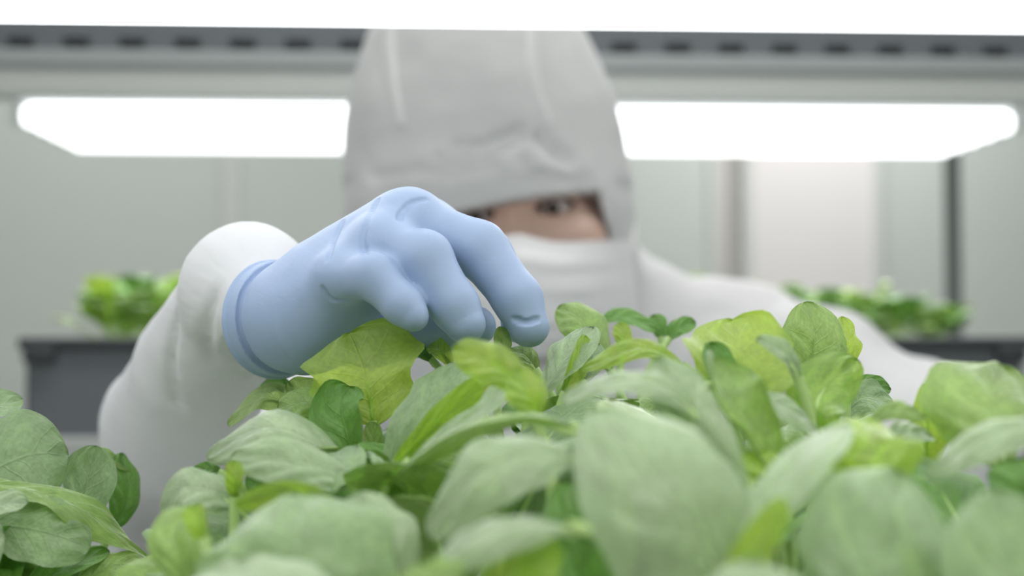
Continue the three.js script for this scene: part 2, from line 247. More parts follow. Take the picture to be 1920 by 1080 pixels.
// ---------------------------------------------------------------- leaves and plants
function leafGeo(o) {
  const nu = o.nu || 20, nv = o.nv || 14, R = rng(o.seed || 1), ph = R() * 6.28, ph2 = R() * 6.28, c = o.peak || 0.58, curve = new THREE.CatmullRomCurve3(o.pts, false, 'centripetal');
  const pos = [], uv = [], idx = [], N = new THREE.Vector3(), S = new THREE.Vector3(), P = new THREE.Vector3(), T = new THREE.Vector3(), n0 = o.n0, n1 = o.n1 || o.n0, roll = o.cup || 0.001, ruffle = o.ruffle ?? 0.1, fold = o.fold || 0;
  for (let i = 0; i <= nu; i++) {
    const s = i / nu, u = s < 0.5 ? s * 1.1 : 0.55 + 0.45 * Math.sin((s - 0.5) * Math.PI);
    curve.getPoint(u, P); curve.getTangent(u, T); N.copy(n0).lerp(n1, u); N.addScaledVector(T, -N.dot(T)).normalize(); S.crossVectors(T, N).normalize();
    const prof = u < c ? 0.07 + 0.93 * Math.pow(Math.sin(u / c * Math.PI / 2), 0.9) : Math.pow(Math.max(0, 1 - Math.pow((u - c) / (1 - c), 2.3)), 0.5);
    for (let j = 0; j <= nv; j++) {
      const v = j / nv * 2 - 1, a = Math.abs(v), sd = v > 0 ? 1 : -1;
      const hw = o.w * prof * (1 + (0.05 * Math.sin(u * 9 + ph + sd) + 0.035 * Math.sin(u * 21 + ph2 + sd * 2)) * (o.lobe ?? 1)), f = v * roll;
      const lat = hw * Math.sin(f) / roll; let lift = hw * (1 - Math.cos(f)) / roll + fold * hw * a;
      lift += ruffle * o.w * Math.pow(a, 2.4) * prof * (Math.sin(u * (o.freq || 9) + ph + sd * 1.3) + 0.5 * Math.sin(u * 17 + ph2 - sd));
      lift -= 0.0009 * Math.exp(-((v * hw / 0.0016) ** 2)); lift += 0.0007 * Math.sin(u * 26 - a * 9 + sd) * a * (1 - a) * 3 + o.w * 0.035 * noise(u * 5 + ph * 3, v * 3 + 7, ph2 * 5);
      pos.push(P.x + S.x * lat + N.x * lift, P.y + S.y * lat + N.y * lift, P.z + S.z * lat + N.z * lift); uv.push(0.5 + v / 2, u * 0.98 + 0.01);
    }
  }
  for (let i = 0; i < nu; i++) for (let j = 0; j < nv; j++) { const a = i * (nv + 1) + j, b = a + nv + 1; idx.push(a, b, a + 1, b, b + 1, a + 1); }
  const g = new THREE.BufferGeometry(); g.setAttribute('position', new THREE.Float32BufferAttribute(pos, 3)); g.setAttribute('uv', new THREE.Float32BufferAttribute(uv, 2)); g.setIndex(idx); g.computeVertexNormals(); return { g, curve };
}
function taperTube(curve, n, r0, r1, k = 7) {
  const fr = curve.computeFrenetFrames(n, false), pos = [], idx = [], uv = [];
  for (let i = 0; i <= n; i++) { const t = i / n, p = curve.getPoint(t), r = r0 + (r1 - r0) * t; for (let j = 0; j <= k; j++) { const a = j / k * Math.PI * 2, c = Math.cos(a) * r, s = Math.sin(a) * r, N = fr.normals[i], B = fr.binormals[i]; pos.push(p.x + N.x * c + B.x * s, p.y + N.y * c + B.y * s, p.z + N.z * c + B.z * s); uv.push(j / k, t); } }
  for (let i = 0; i < n; i++) for (let j = 0; j < k; j++) { const a = i * (k + 1) + j, b = a + k + 1; idx.push(a, b, a + 1, b, b + 1, a + 1); }
  const g = new THREE.BufferGeometry(); g.setAttribute('position', new THREE.Float32BufferAttribute(pos, 3)); g.setAttribute('uv', new THREE.Float32BufferAttribute(uv, 2)); g.setIndex(idx); g.computeVertexNormals(); return g;
}
function addLeaf(plant, root, o) {                       // o.pts in world; root = crown of the plant
  const { g, curve } = leafGeo(o), off = plant.position;
  g.translate(-off.x, -off.y, -off.z);
  const leaf = mesh('leaf', g, LEAF[o.mat || 'mid'], plant);
  const b = o.pts[0], t0 = curve.getTangent(0), L = b.distanceTo(root);
  const stalk = new THREE.CubicBezierCurve3(root.clone(), root.clone().add(new THREE.Vector3((b.x - root.x) * 0.25, L * 0.4, (b.z - root.z) * 0.25)), b.clone().addScaledVector(t0, -L * 0.3), b.clone().addScaledVector(t0, 0.002));
  const n0 = o.n0, rib = new THREE.CatmullRomCurve3([0, 0.2, 0.4, 0.62].map(u => { const p = curve.getPoint(u); return p.addScaledVector(o.n0.clone().lerp(o.n1 || n0, u).normalize(), -0.0021); }));
  const sg = mergeGeometries([taperTube(stalk, 10, 0.0024, 0.0016), taperTube(rib, 8, 0.0014, 0.0004, 6)]); sg.translate(-off.x, -off.y, -off.z);
  mesh('stalk', sg, M.stalk, leaf); return leaf;
}
// crowns of the foreground plants, x and depth in metres, with what sets each apart
const CROWNS = [
  [-0.185, 0.46, 'leafy plant with large round sage leaves at the left edge of the view'],
  [-0.150, 0.54, 'small leafy plant behind the round leaves at the left edge'],
  [-0.045, 0.47, 'leafy plant with a bright lime leaf below the gloved wrist'],
  [-0.075, 0.40, 'leafy plant with a pale domed leaf below the white sleeve'],
  [-0.055, 0.31, 'blurred leafy plant at the bottom, left of the dark gap'],
  [0.005, 0.42, 'leafy plant with a folded sage leaf below the middle of the glove'],
  [0.015, 0.315, 'blurred leafy plant with long arching leaves at the bottom middle'],
  [0.060, 0.50, 'leafy plant just under the gloved fingertips'],
  [0.065, 0.30, 'leafy plant with the largest round pale leaf in the foreground'],
  [0.085, 0.39, 'leafy plant with a lime leaf curled into a loop'],
  [0.085, 0.57, 'small dark leafy plant right of the fingertips, farthest back'],
  [0.135, 0.47, 'leafy plant with an upright sage leaf against the white suit'],
  [0.120, 0.29, 'blurred leafy plant with a lime folded leaf at the bottom right'],
  [0.165, 0.36, 'leafy plant with pale arching leaves at the right edge'],
];
const plants = CROWNS.map(([x, d, label]) => {
  const root = new THREE.Vector3(x, TRAY_Y, -d), p = thing('leafy_plant', label, 'plant', root, 'leafy plants of the foreground crop');
  mesh('grow_plug', new THREE.CylinderGeometry(0.014, 0.012, 0.022, 14).translate(0, -0.009, 0), M.plug, p); return { p, root, n: 0 };
});
const nearest = (q, k) => { let b = null, s = 1e9; plants.forEach((c, i) => { const d = Math.hypot(c.root.x - q.x, (c.root.z - q.z)) + c.n * 0.0015; if (d < s) { s = d; b = c; } }); b.n++; return k === undefined ? b : plants[k]; };
let seed = 100;
// [plant, points (column, row, depth), half width in pixels, facing (right, up, towards the viewer) or [base, tip], extras]
function hero(k, pts, w, n, ex = {}) {
  const P = pts.map(p => at(...p)), mid = pts[Math.floor(pts.length / 2)], c = plants[k]; c.n++;
  const nn = Array.isArray(n[0]) ? n : [n, n];
  addLeaf(c.p, c.root, { pts: P, w: w / F * mid[2], n0: dirv(...nn[0]), n1: dirv(...nn[1]), seed: seed++, ...ex });
}
const UPc = [0, 0.8, 0.6], FACE = [0, 0.35, 0.94];
// left edge
hero(0, [[-130, 940, .455], [-20, 880, .46], [60, 850, .465], [130, 852, .475]], 108, [[0.2, .55, .8], [0.25, .5, .8]], { mat: 'sage', cup: -0.35, ruffle: .05, lobe: .5 });
hero(0, [[-110, 830, .50], [-40, 770, .50], [42, 745, .51]], 45, UPc, { mat: 'sage' });
hero(0, [[-90, 990, .44], [20, 985, .445], [100, 1000, .445], [170, 1026, .45]], 66, [[0, .6, .8], [0.1, .5, .85]], { mat: 'sage', cup: -0.2, ruffle: .07 });
hero(0, [[-70, 905, .45], [50, 912, .452], [160, 955, .455], [285, 1048, .47]], 42, [[0, .9, .35], [-.1, .85, .5]], { mat: 'mid', cup: -0.5, ruffle: .34, freq: 11 });
hero(0, [[-90, 985, .435], [-20, 945, .437], [52, 938, .44]], 34, UPc, { mat: 'pale' });
hero(0, [[-120, 1060, .42], [-40, 1010, .425], [8, 1000, .43]], 60, [.3, .4, .8], { mat: 'pale' });
hero(1, [[90, 1000, .51], [150, 930, .51], [180, 835, .515]], 58, [[-.2, .4, .9], [-.1, .5, .85]], { mat: 'sage', cup: -.3 });
hero(1, [[205, 1000, .53], [240, 930, .535], [228, 848, .54]], 36, [[.5, .3, .8], [.7, .4, .5]], { mat: 'deep', cup: -.8 });
hero(1, [[130, 880, .53], [180, 842, .535], [245, 880, .54]], 22, [0, .9, .3], { mat: 'mid', cup: -.5 });
hero(0, [[20, 1130, .44], [110, 1065, .45], [205, 1030, .46]], 34, [.1, .8, .4], { mat: 'deep' });
hero(0, [[120, 1140, .45], [200, 1060, .455], [270, 1055, .46]], 30, [.2, .7, .5], { mat: 'mid' });
// under the wrist
hero(2, [[700, 800, .462], [692, 745, .464], [680, 690, .468], [655, 622, .478]], 112, [[.05, .1, 1], [-.05, .35, .9]], { mat: 'young', cup: .25, ruffle: .16, peak: .66, freq: 13, lobe: 2.2 });
hero(2, [[672, 905, .452], [650, 820, .452], [638, 760, .456], [655, 722, .462]], 56, [[-.2, -.1, 1], [-.1, -.25, 1]], { mat: 'deep', cup: .9, ruffle: .04 });
hero(2, [[640, 810, .475], [580, 755, .478], [518, 762, .482]], 40, [[-.1, .7, .7], [-.3, .7, .6]], { mat: 'mid' });
hero(2, [[570, 790, .515], [500, 742, .52], [425, 795, .525]], 36, [[0, .8, .6], [-.5, .7, .5]], { mat: 'mid' });
hero(2, [[560, 745, .53], [520, 718, .53], [480, 740, .53]], 22, UPc, { mat: 'deep' });
hero(2, [[705, 905, .45], [700, 840, .45], [698, 790, .452]], 24, [.1, .1, 1], { mat: 'mid', cup: 1.1, ruffle: .03 });
hero(3, [[680, 905, .43], [590, 830, .425], [490, 802, .425], [385, 855, .43]], 62, [[.1, .8, .6], [-.45, .65, .6]], { mat: 'pale', cup: -.6, ruffle: .06 });
hero(3, [[700, 940, .405], [610, 880, .402], [520, 858, .40], [432, 852, .405]], 52, [[.1, .7, .7], [-.1, .6, .8]], { mat: 'pale', cup: -.4, ruffle: .1 });
hero(3, [[480, 985, .42], [410, 925, .415], [340, 915, .415], [300, 965, .42]], 52, [[0, .75, .65], [-.35, .6, .7]], { mat: 'pale', cup: -.3 });
hero(3, [[420, 890, .44], [390, 878, .44], [352, 893, .445]], 15, [0, .5, .8], { mat: 'deep' });
hero(3, [[440, 940, .40], [440, 900, .398], [438, 862, .40]], 20, [.1, -.2, 1], { mat: 'young', cup: .8 });
hero(3, [[500, 960, .425], [500, 920, .425], [470, 880, .43]], 45, [0, -.2, 1], { mat: 'deep', cup: .4 });
hero(4, [[540, 1290, .33], [545, 1120, .325], [555, 1010, .33], [560, 922, .35]], 195, [[0, .3, .95], [0, .75, .6]], { mat: 'sage', cup: -.45, ruffle: .06 });
hero(4, [[640, 1000, .36], [620, 955, .358], [540, 925, .36], [440, 950, .365]], 34, [0, -.35, .95], { mat: 'young', cup: .5 });
hero(4, [[470, 1260, .285], [465, 1120, .285], [450, 1042, .30]], 165, [[0, .7, .7], [0, .9, .3]], { mat: 'pale', cup: -.4, ruffle: .05 });
hero(3, [[400, 1180, .37], [340, 1060, .365], [330, 985, .37], [365, 945, .375]], 52, [[-.2, .5, .85], [-.1, .8, .4]], { mat: 'mid', cup: -.3 });
hero(3, [[385, 1020, .355], [370, 980, .355], [362, 945, .358]], 26, [0, -.1, 1], { mat: 'young', cup: .7 });
hero(4, [[760, 1150, .34], [720, 1010, .34], [660, 925, .35]], 70, [[.1, .6, .75], [-.1, .8, .5]], { mat: 'pale', cup: -.35 });
// middle
hero(5, [[715, 910, .43], [770, 810, .43], [830, 730, .435], [868, 680, .445]], 74, [[-.45, .35, .85], [-.3, .5, .8]], { mat: 'sage', cup: -.2, ruffle: .05, fold: -.1 });
hero(5, [[722, 905, .42], [790, 830, .418], [870, 755, .42], [945, 705, .425]], 36, [[.4, -.35, .85], [.3, -.4, .85]], { mat: 'young', cup: -.3, ruffle: .05 });
hero(5, [[760, 870, .395], [840, 805, .395], [920, 750, .40], [945, 715, .405]], 30, [[-.3, .85, .4], [-.2, .85, .5]], { mat: 'pale', cup: -.3 });
hero(5, [[1080, 800, .36], [980, 775, .36], [880, 800, .365], [750, 890, .38]], 64, [[0, .9, -.25], [-.3, .9, -.25]], { mat: 'mid', cup: -.5, ruffle: .04 });
hero(5, [[990, 760, .375], [950, 700, .375], [900, 670, .38], [845, 655, .385]], 42, [[.1, .1, 1], [0, .3, .9]], { mat: 'young', cup: -.4 });
hero(5, [[1010, 790, .37], [990, 740, .37], [965, 690, .375]], 40, [0, .2, 1], { mat: 'young', cup: -.3 });
hero(6, [[1090, 860, .33], [1000, 850, .325], [890, 890, .325], [795, 995, .335]], 85, [[.05, .75, .65], [-.4, .6, .7]], { mat: 'pale', cup: -.5, ruffle: .06 });
hero(6, [[1080, 985, .30], [980, 980, .295], [870, 1010, .295], [760, 1110, .30]], 70, [[.05, .85, .4], [-.3, .8, .4]], { mat: 'pale', cup: -.9, ruffle: .04 });
hero(6, [[1000, 1170, .30], [980, 1080, .30], [1000, 985, .305]], 75, [-.15, -.2, 1], { mat: 'young', cup: .4 });
hero(6, [[860, 1180, .285], [820, 1100, .285], [790, 1050, .29]], 60, [.1, .6, .8], { mat: 'mid' });
// largest leaf
hero(6, [[1120, 1230, .35], [1100, 1080, .35], [1065, 900, .36]], 80, [0, -.5, .85], { mat: 'deep', cup: .4 });
hero(6, [[1030, 1230, .34], [1020, 1100, .34], [1030, 1000, .345]], 60, [.2, -.4, .85], { mat: 'deep', cup: .3 });
hero(8, [[1440, 1220, .30], [1335, 1050, .298], [1232, 905, .30], [1118, 765, .325]], 165, [[-.15, .35, .93], [-.1, .7, .7]], { mat: 'pale', cup: -.55, ruffle: .05, peak: .55 });
hero(8, [[1330, 800, .35], [1240, 720, .345], [1150, 710, .35], [1050, 745, .36]], 46, [[0, .85, .5], [-.1, .85, .5]], { mat: 'pale', cup: -.4 });
hero(8, [[1405, 970, .345], [1345, 860, .345], [1278, 750, .35], [1225, 672, .36]], 58, [[-.4, .5, .8], [-.3, .6, .7]], { mat: 'pale', cup: -.3 });
hero(7, [[1290, 690, .42], [1210, 650, .42], [1090, 690, .425]], 28, [0, .75, .65], { mat: 'young', cup: -.3 });
// loop leaf and neighbours
hero(9, [[1380, 800, .415], [1388, 720, .418], [1388, 660, .425], [1372, 596, .44]], 106, [[.1, -.05, 1], [-.1, .3, .95]], { mat: 'young', cup: .45, ruffle: .12, peak: .62, lobe: 1.8 });
hero(9, [[1455, 900, .375], [1410, 805, .377], [1362, 745, .382], [1326, 672, .395]], 80, [[.45, .1, .9], [.5, -.05, .9]], { mat: 'mid', cup: 1.55, ruffle: .03 });
hero(9, [[1368, 760, .408], [1350, 700, .408], [1332, 640, .413]], 36, [.25, -.1, 1], { mat: 'deep', cup: .9, ruffle: .02 });
hero(9, [[1385, 725, .395], [1440, 745, .392], [1490, 770, .392], [1535, 805, .395]], 42, [[.1, .85, .5], [.2, .8, .5]], { mat: 'pale', cup: -.35 });
hero(9, [[1450, 930, .37], [1435, 880, .37], [1425, 842, .375]], 58, [0, .4, .9], { mat: 'young', cup: -.3 });
hero(9, [[1555, 840, .41], [1530, 775, .412], [1550, 722, .42], [1610, 672, .43]], 62, [[-.2, -.25, 1], [-.4, .0, .9]], { mat: 'lime', cup: -.35, ruffle: .07 });
hero(11, [[1500, 735, .468], [1520, 680, .468], [1528, 625, .47], [1512, 564, .475]], 62, [[.1, .2, 1], [0, .45, .9]], { mat: 'mid', cup: -.45, ruffle: .06 });
hero(11, [[1590, 700, .478], [1592, 645, .48], [1580, 592, .485]], 24, [.4, 0, .9], { mat: 'young', cup: .4, ruffle: .2 });
hero(9, [[1500, 715, .40], [1478, 665, .398], [1420, 632, .398]], 28, [0, .8, .55], { mat: 'pale' });
hero(11, [[1585, 735, .50], [1625, 722, .50], [1672, 728, .505]], 20, [0, .3, .9], { mat: 'deep' });
hero(11, [[1560, 800, .49], [1620, 745, .49], [1680, 760, .495]], 42, [0, .7, .7], { mat: 'sage' });
// bottom right
hero(12, [[1680, 940, .335], [1665, 880, .333], [1640, 825, .337], [1620, 780, .35]], 90, [[.05, -.25, 1], [0, .25, .95]], { mat: 'young', cup: -.5, ruffle: .01 });
hero(12, [[1610, 1290, .29], [1640, 1120, .287], [1665, 990, .295], [1690, 880, .315]], 165, [[0, .25, .95], [.1, .65, .75]], { mat: 'sage', cup: -.5, ruffle: .05 });
hero(12, [[1310, 1130, .30], [1400, 990, .30], [1490, 870, .31], [1590, 790, .335]], 60, [[-.4, .65, .6], [-.3, .8, .5]], { mat: 'pale', cup: -.5, ruffle: .05 });
hero(12, [[1370, 1170, .285], [1410, 1060, .287], [1480, 940, .295]], 56, [.35, -.3, .9], { mat: 'young', cup: -.2 });
hero(12, [[1420, 1250, .265], [1415, 1120, .265], [1410, 1046, .275]], 100, [[0, .7, .7], [0, .9, .3]], { mat: 'pale', cup: -.4 });
hero(13, [[2040, 800, .33], [1930, 795, .33], [1830, 825, .33], [1735, 890, .335]], 56, [[0, .88, .45], [-.25, .85, .45]], { mat: 'pale', cup: -.6, ruffle: .05 });
hero(13, [[1930, 1000, .35], [1920, 920, .35], [1900, 860, .355]], 70, [0, -.2, 1], { mat: 'deep', cup: .4 });
hero(13, [[1890, 880, .375], [1870, 800, .372], [1865, 740, .378], [1880, 682, .395]], 130, [[-.1, .3, .95], [0, .65, .75]], { mat: 'mid', cup: -.4, ruffle: .07 });
hero(13, [[1740, 890, .41], [1745, 800, .41], [1765, 718, .42]], 46, [[.2, -.1, 1], [.1, .3, .95]], { mat: 'young', cup: .3 });
hero(13, [[1620, 790, .37], [1680, 765, .37], [1740, 780, .375]], 24, [0, .6, .8], { mat: 'mid', cup: -.8 });
hero(13, [[1930, 1230, .27], [1895, 1080, .272], [1870, 915, .29]], 120, [[-.1, .3, .95], [-.1, .7, .7]], { mat: 'sage', cup: -.45 });
hero(13, [[1650, 850, .395], [1700, 810, .395], [1750, 815, .40]], 30, UPc, { mat: 'pale' });
hero(2, [[610, 800, .50], [580, 750, .50], [542, 712, .505]], 32, [-.2, .5, .85], { mat: 'mid' });
// beside and under the fingers
hero(7, [[1150, 700, .53], [1120, 640, .53], [1085, 595, .535], [1045, 575, .54]], 46, [[.4, .4, .8], [.1, .5, .85]], { mat: 'mid', cup: -.5 });
hero(10, [[1120, 600, .575], [1175, 592, .577], [1235, 618, .58]], 24, [0, .75, .65], { mat: 'deep' });
hero(10, [[1165, 660, .555], [1168, 630, .557], [1160, 604, .56]], 18, [0, .2, 1], { mat: 'young' });
hero(10, [[1250, 640, .57], [1270, 615, .572], [1305, 602, .575]], 18, [0, .4, .9], { mat: 'deep' });
hero(10, [[1240, 640, .585], [1235, 610, .587], [1222, 590, .59]], 18, [0, .3, .9], { mat: 'deep' });
hero(7, [[1010, 745, .46], [1045, 690, .462], [1080, 645, .468], [1108, 610, .475]], 44, [[-.5, .5, .7], [-.4, .6, .7]], { mat: 'pale', cup: -.2 });
hero(7, [[1055, 745, .458], [1080, 690, .46], [1100, 628, .468]], 24, [.4, -.1, .9], { mat: 'young', cup: .5 });
hero(7, [[1090, 720, .47], [1110, 675, .472], [1120, 640, .478]], 28, [.3, .3, .9], { mat: 'pale' });
hero(7, [[935, 680, .488], [942, 645, .488], [938, 612, .488]], 18, [.2, .2, 1], { mat: 'mid', cup: .5 });
hero(7, [[850, 690, .50], [825, 655, .505], [805, 645, .51]], 20, [0, .5, .8], { mat: 'young' });
hero(7, [[815, 680, .515], [785, 652, .518], [755, 645, .52]], 20, [0, .5, .8], { mat: 'deep' });
hero(7, [[1010, 700, .49], [985, 665, .492], [950, 655, .50]], 26, UPc, { mat: 'mid' });
// lower leaves that fill the crowns under the canopy
{
  const R = rng(77), lim = [[-200, 930], [0, 1000], [130, 1040], [230, 1075], [330, 1020], [420, 960], [560, 830], [650, 840], [760, 800], [1000, 740], [1300, 720], [1500, 760], [1700, 820], [1920, 820], [2200, 860]];
  const limit = x => { for (let i = 1; i < lim.length; i++) if (x < lim[i][0]) { const [a, b] = [lim[i - 1], lim[i]]; return a[1] + (b[1] - a[1]) * (x - a[0]) / (b[0] - a[0]); } return 860; };
  const mats = ['deep', 'mid', 'deep', 'sage', 'mid'];
  for (const c of plants) for (let i = 0; i < 13; i++) {
    const a = (i * 2.4 + R() * 0.7), reach = 0.028 + 0.034 * R(), y0 = TRAY_Y + 0.035 + 0.085 * i / 13 + 0.02 * R();
    const tip = new THREE.Vector3(c.root.x + Math.cos(a) * reach, y0 + 0.028, c.root.z + Math.sin(a) * reach * 0.8), q = tip.clone().sub(camera.position), dz = q.dot(FWD), px = 960 + q.dot(RIGHT) / dz * F, py = 540 - q.dot(UPV) / dz * F;
    const low = dz < 0.42 ? (0.42 - dz) * 1500 : 0, dy = Math.max(0, limit(px) + low - py) / F * dz; if (dy > 0.08 || dz < 0.36) continue;
    tip.y -= dy; const b = new THREE.Vector3(c.root.x + Math.cos(a) * reach * 0.3, tip.y - 0.035, c.root.z + Math.sin(a) * reach * 0.25), m = b.clone().lerp(tip, 0.55); m.y += 0.008;
    const n0 = new THREE.Vector3(-Math.cos(a) * 0.6, 0.8, -Math.sin(a) * 0.6).normalize();
    addLeaf(c.p, c.root, { pts: [b, m, tip], w: 0.018 + 0.009 * R(), n0, n1: new THREE.Vector3(Math.cos(a) * 0.2, 1, Math.sin(a) * 0.2).normalize(), seed: seed++, mat: mats[Math.floor(R() * 5)], cup: -0.3, nu: 14, nv: 10 });
  }
}
// crop on the rack behind the person
function makeBackPlant(sd) {
  const R = rng(sd), o = new THREE.Group(), Z = new THREE.Vector3();
  mesh('grow_plug', new THREE.CylinderGeometry(0.016, 0.014, 0.02, 12).translate(0, -0.012, 0), M.plug, o);
  for (let i = 0; i < 12; i++) {
    const a = i * 2.4 + R(), up = i / 12, reach = 0.085 - 0.05 * up + 0.015 * R(), h = 0.045 + 0.05 * up + 0.02 * R(), d = new THREE.Vector3(Math.cos(a), 0, Math.sin(a));
    const b = d.clone().multiplyScalar(reach * 0.35).setY(h * 0.5), m = d.clone().multiplyScalar(reach * 0.7).setY(h * 0.95), t = d.clone().multiplyScalar(reach).setY(h);
    addLeaf(o, Z, { pts: [b, m, t], w: 0.024 + 0.008 * R(), n0: d.clone().multiplyScalar(-0.6).setY(0.8).normalize(), n1: d.clone().multiplyScalar(0.1).setY(1).normalize(), seed: sd * 50 + i, mat: ['deep', 'mid', 'deep', 'mid', 'young', 'deep'][Math.floor(R() * 6)], cup: -0.3, nu: 12, nv: 8, ruffle: .15 });
  }
  return o;
}
{
  const kinds = [makeBackPlant(3), makeBackPlant(5), makeBackPlant(8)], y = scene.userData.backTray.y;
  const spots = [[215, -1.54, 1.0, 'blurred green plant at the left end of the rear rack tray'], [295, -1.57, 1.15, 'blurred green plant on the rear rack, close to the raised white sleeve'], [265, -1.68, 1.0, 'blurred green plant at the back left of the rear rack tray'], [370, -1.64, 1.1, 'blurred green plant on the rear rack half hidden by the white sleeve'],
    [1440, -1.68, 1.12, 'pale blurred plant on the rear rack just above the white shoulder'], [1530, -1.64, 1.05, 'blurred plant on the rear rack, second along from the white shoulder'], [1615, -1.60, 0.98, 'blurred plant on the rear rack above the bent white sleeve'], [1690, -1.57, 0.9, 'blurred plant on the rear rack, next to the one at the tray end'], [1755, -1.55, 0.8, 'blurred plant at the right end of the rear rack tray'], [1350, -1.67, 1.1, 'blurred plant on the rear rack mostly hidden by the white shoulder']];
  spots.forEach(([px, z, s, label], i) => { const g = kinds[i % 3].clone(); g.name = numbered('rack_plant'); g.userData = { label, category: 'plant', group: 'plants on the rear rack' }; g.position.set(wx(px, z), y, z); g.rotation.y = i * 1.3; g.scale.setScalar(s * 0.82); scene.add(g); });
}

// ---------------------------------------------------------------- the person
const person = thing('person', 'person in a white hooded coverall, face mask and blue glove reaching over the plants', 'person', new THREE.Vector3(at(930, 600, 1.2).x, 0, -1.2));
const toPerson = g => g.translate(-person.position.x, -person.position.y, -person.position.z);
const J = {   // joints
  head: at(918, 380, 1.09), crown: at(884, 130, 1.10), neck: at(925, 600, 1.17), shR: at(610, 660, 1.16), shL: at(1380, 655, 1.17), elR: at(395, 945, .83), wrR: at(520, 595, .525),
  elL: at(1755, 845, 1.0), chest: at(940, 880, 1.2),
};
const S = {   // points along the loose sleeves
  sl0: at(470, 548, .56), sl1: at(385, 690, .64), sl2: at(335, 805, .715), el: at(405, 950, .83), lsh: at(1170, 622, 1.17), lsh2: at(1395, 655, 1.16), la0: at(1525, 688, 1.08), la1: at(1750, 845, 1.0),
};
J.haL = new THREE.Vector3(J.elL.x - 0.03, J.elL.y - 0.24, J.elL.z + 0.02);
const hipY = 0.88, hipZ = -1.34, px0 = person.position.x;
const hipC = new THREE.Vector3(px0, hipY, hipZ);
const legs = [-1, 1].map(s => ({ hip: new THREE.Vector3(px0 + s * 0.09, hipY - 0.03, hipZ), knee: new THREE.Vector3(px0 + s * 0.11, 0.48, hipZ + 0.03), foot: new THREE.Vector3(px0 + s * 0.12, 0.1, hipZ - 0.01), toe: new THREE.Vector3(px0 + s * 0.13, 0.04, hipZ + 0.13) }));
// --- skin: head, neck, trunk and limbs in one surface
const eyeL = at(1040, 388, 1.012), eyeR = at(893, 406, 1.018);
const ex = eyeL.clone().sub(eyeR).normalize(), fz = new THREE.Vector3(0, 0, 1).addScaledVector(ex, -ex.z).normalize(), ey = new THREE.Vector3().crossVectors(fz, ex).normalize();
const fc = eyeL.clone().add(eyeR).multiplyScalar(0.5);
const face = (a, b, c) => fc.clone().addScaledVector(ex, a).addScaledVector(ey, b).addScaledVector(fz, c);
const skull = ellipsoid(face(0, 0.035, -0.088), 0.076, 0.105, 0.085);
const parts = [[cone(face(0, -0.045, -0.035), face(0, -0.085, -0.02), 0.055, 0.03), 0.04], [cone(face(-0.045, -0.03, -0.01), face(0.045, -0.03, -0.01), 0.022, 0.022), 0.03], [cone(face(-0.035, 0.02, 0.0), face(0.035, 0.02, 0.0), 0.012, 0.012), 0.02],
  [cone(face(0, 0.004, 0.006), face(0, -0.034, 0.022), 0.006, 0.010), 0.012], [cone(face(-0.012, -0.036, 0.012), face(0.012, -0.036, 0.012), 0.006, 0.006), 0.008], [cone(face(-0.018, -0.062, 0.012), face(0.018, -0.062, 0.012), 0.006, 0.006), 0.008]];
const ears = [-1, 1].map(s => ellipsoid(face(s * 0.078, -0.01, -0.075), 0.009, 0.032, 0.02));
const lids = [eyeL, eyeR].map(e => ellipsoid(e.clone().addScaledVector(fz, -0.010), 0.0165, 0.0135, 0.0135));
const trunk = (x, y, z, g) => {
  let d = g.neck(x, y, z); for (const f of g.list) d = smin(d, f, 0.03); return d;
};
const bodyCones = [cone(face(0, -0.06, -0.06), J.neck, 0.05, 0.055), cone(J.shR, J.shL, 0.04, 0.04), cone(J.chest, hipC, 0.11, 0.12), cone(J.neck, J.chest, 0.06, 0.11), cone(J.shR, S.el, 0.045, 0.036), cone(S.el, S.sl2, 0.034, 0.028), cone(S.sl2, S.sl1, 0.028, 0.022), cone(S.sl1, S.sl0, 0.022, 0.017), cone(S.sl0, J.wrR, 0.016, 0.014), cone(J.shL, J.elL, 0.045, 0.038), cone(J.elL, J.haL, 0.036, 0.024), ...legs.flatMap(l => [cone(l.hip, l.knee, 0.075, 0.05), cone(l.knee, l.foot, 0.048, 0.035)])];
const almond = [eyeL, eyeR].map(e => { const c = e.clone().addScaledVector(fz, 0.004), q = new THREE.Vector3(); return (x, y, z) => { q.set(x, y, z).sub(c); const a = q.dot(ex), b = q.dot(ey), k = q.dot(fz); return Math.max(Math.hypot(a / 0.0155, b / 0.0062) - 1, Math.abs(k) / 0.03 - 1) * 0.006; }; });
function headField(x, y, z) { let d = skull(x, y, z); for (const [f, k] of parts) d = smin(d, f(x, y, z), k); for (const f of ears) d = smin(d, f(x, y, z), 0.006); for (const f of lids) d = smin(d, f(x, y, z), 0.006); for (const f of almond) d = smax(d, -f(x, y, z), 0.002); return d; }
function skinField(x, y, z) { let d = headField(x, y, z); for (const f of bodyCones) d = smin(d, f(x, y, z), 0.03); return d; }
const brow = [-1, 1].map(s => cone(face(s * 0.018, 0.021, 0.012), face(s * 0.055, 0.024, 0.0), 0.005, 0.003));
const skinPaint = (x, y, z) => {
  let c = [0.66, 0.45, 0.365]; const m = 0.06 * noise(x * 60, y * 60, z * 60); c = c.map(v => v * (1 + m));
  for (const f of brow) { const k = clamp(1 - (f(x, y, z)) / 0.003); if (k > 0) c = c.map((v, i) => v + ([0.04, 0.03, 0.025][i] - v) * k * 0.85); }
  return c;
};
const vmin = (...v) => v.reduce((a, b) => a.clone().min(b)), V3 = (x, y, z) => new THREE.Vector3(x, y, z);
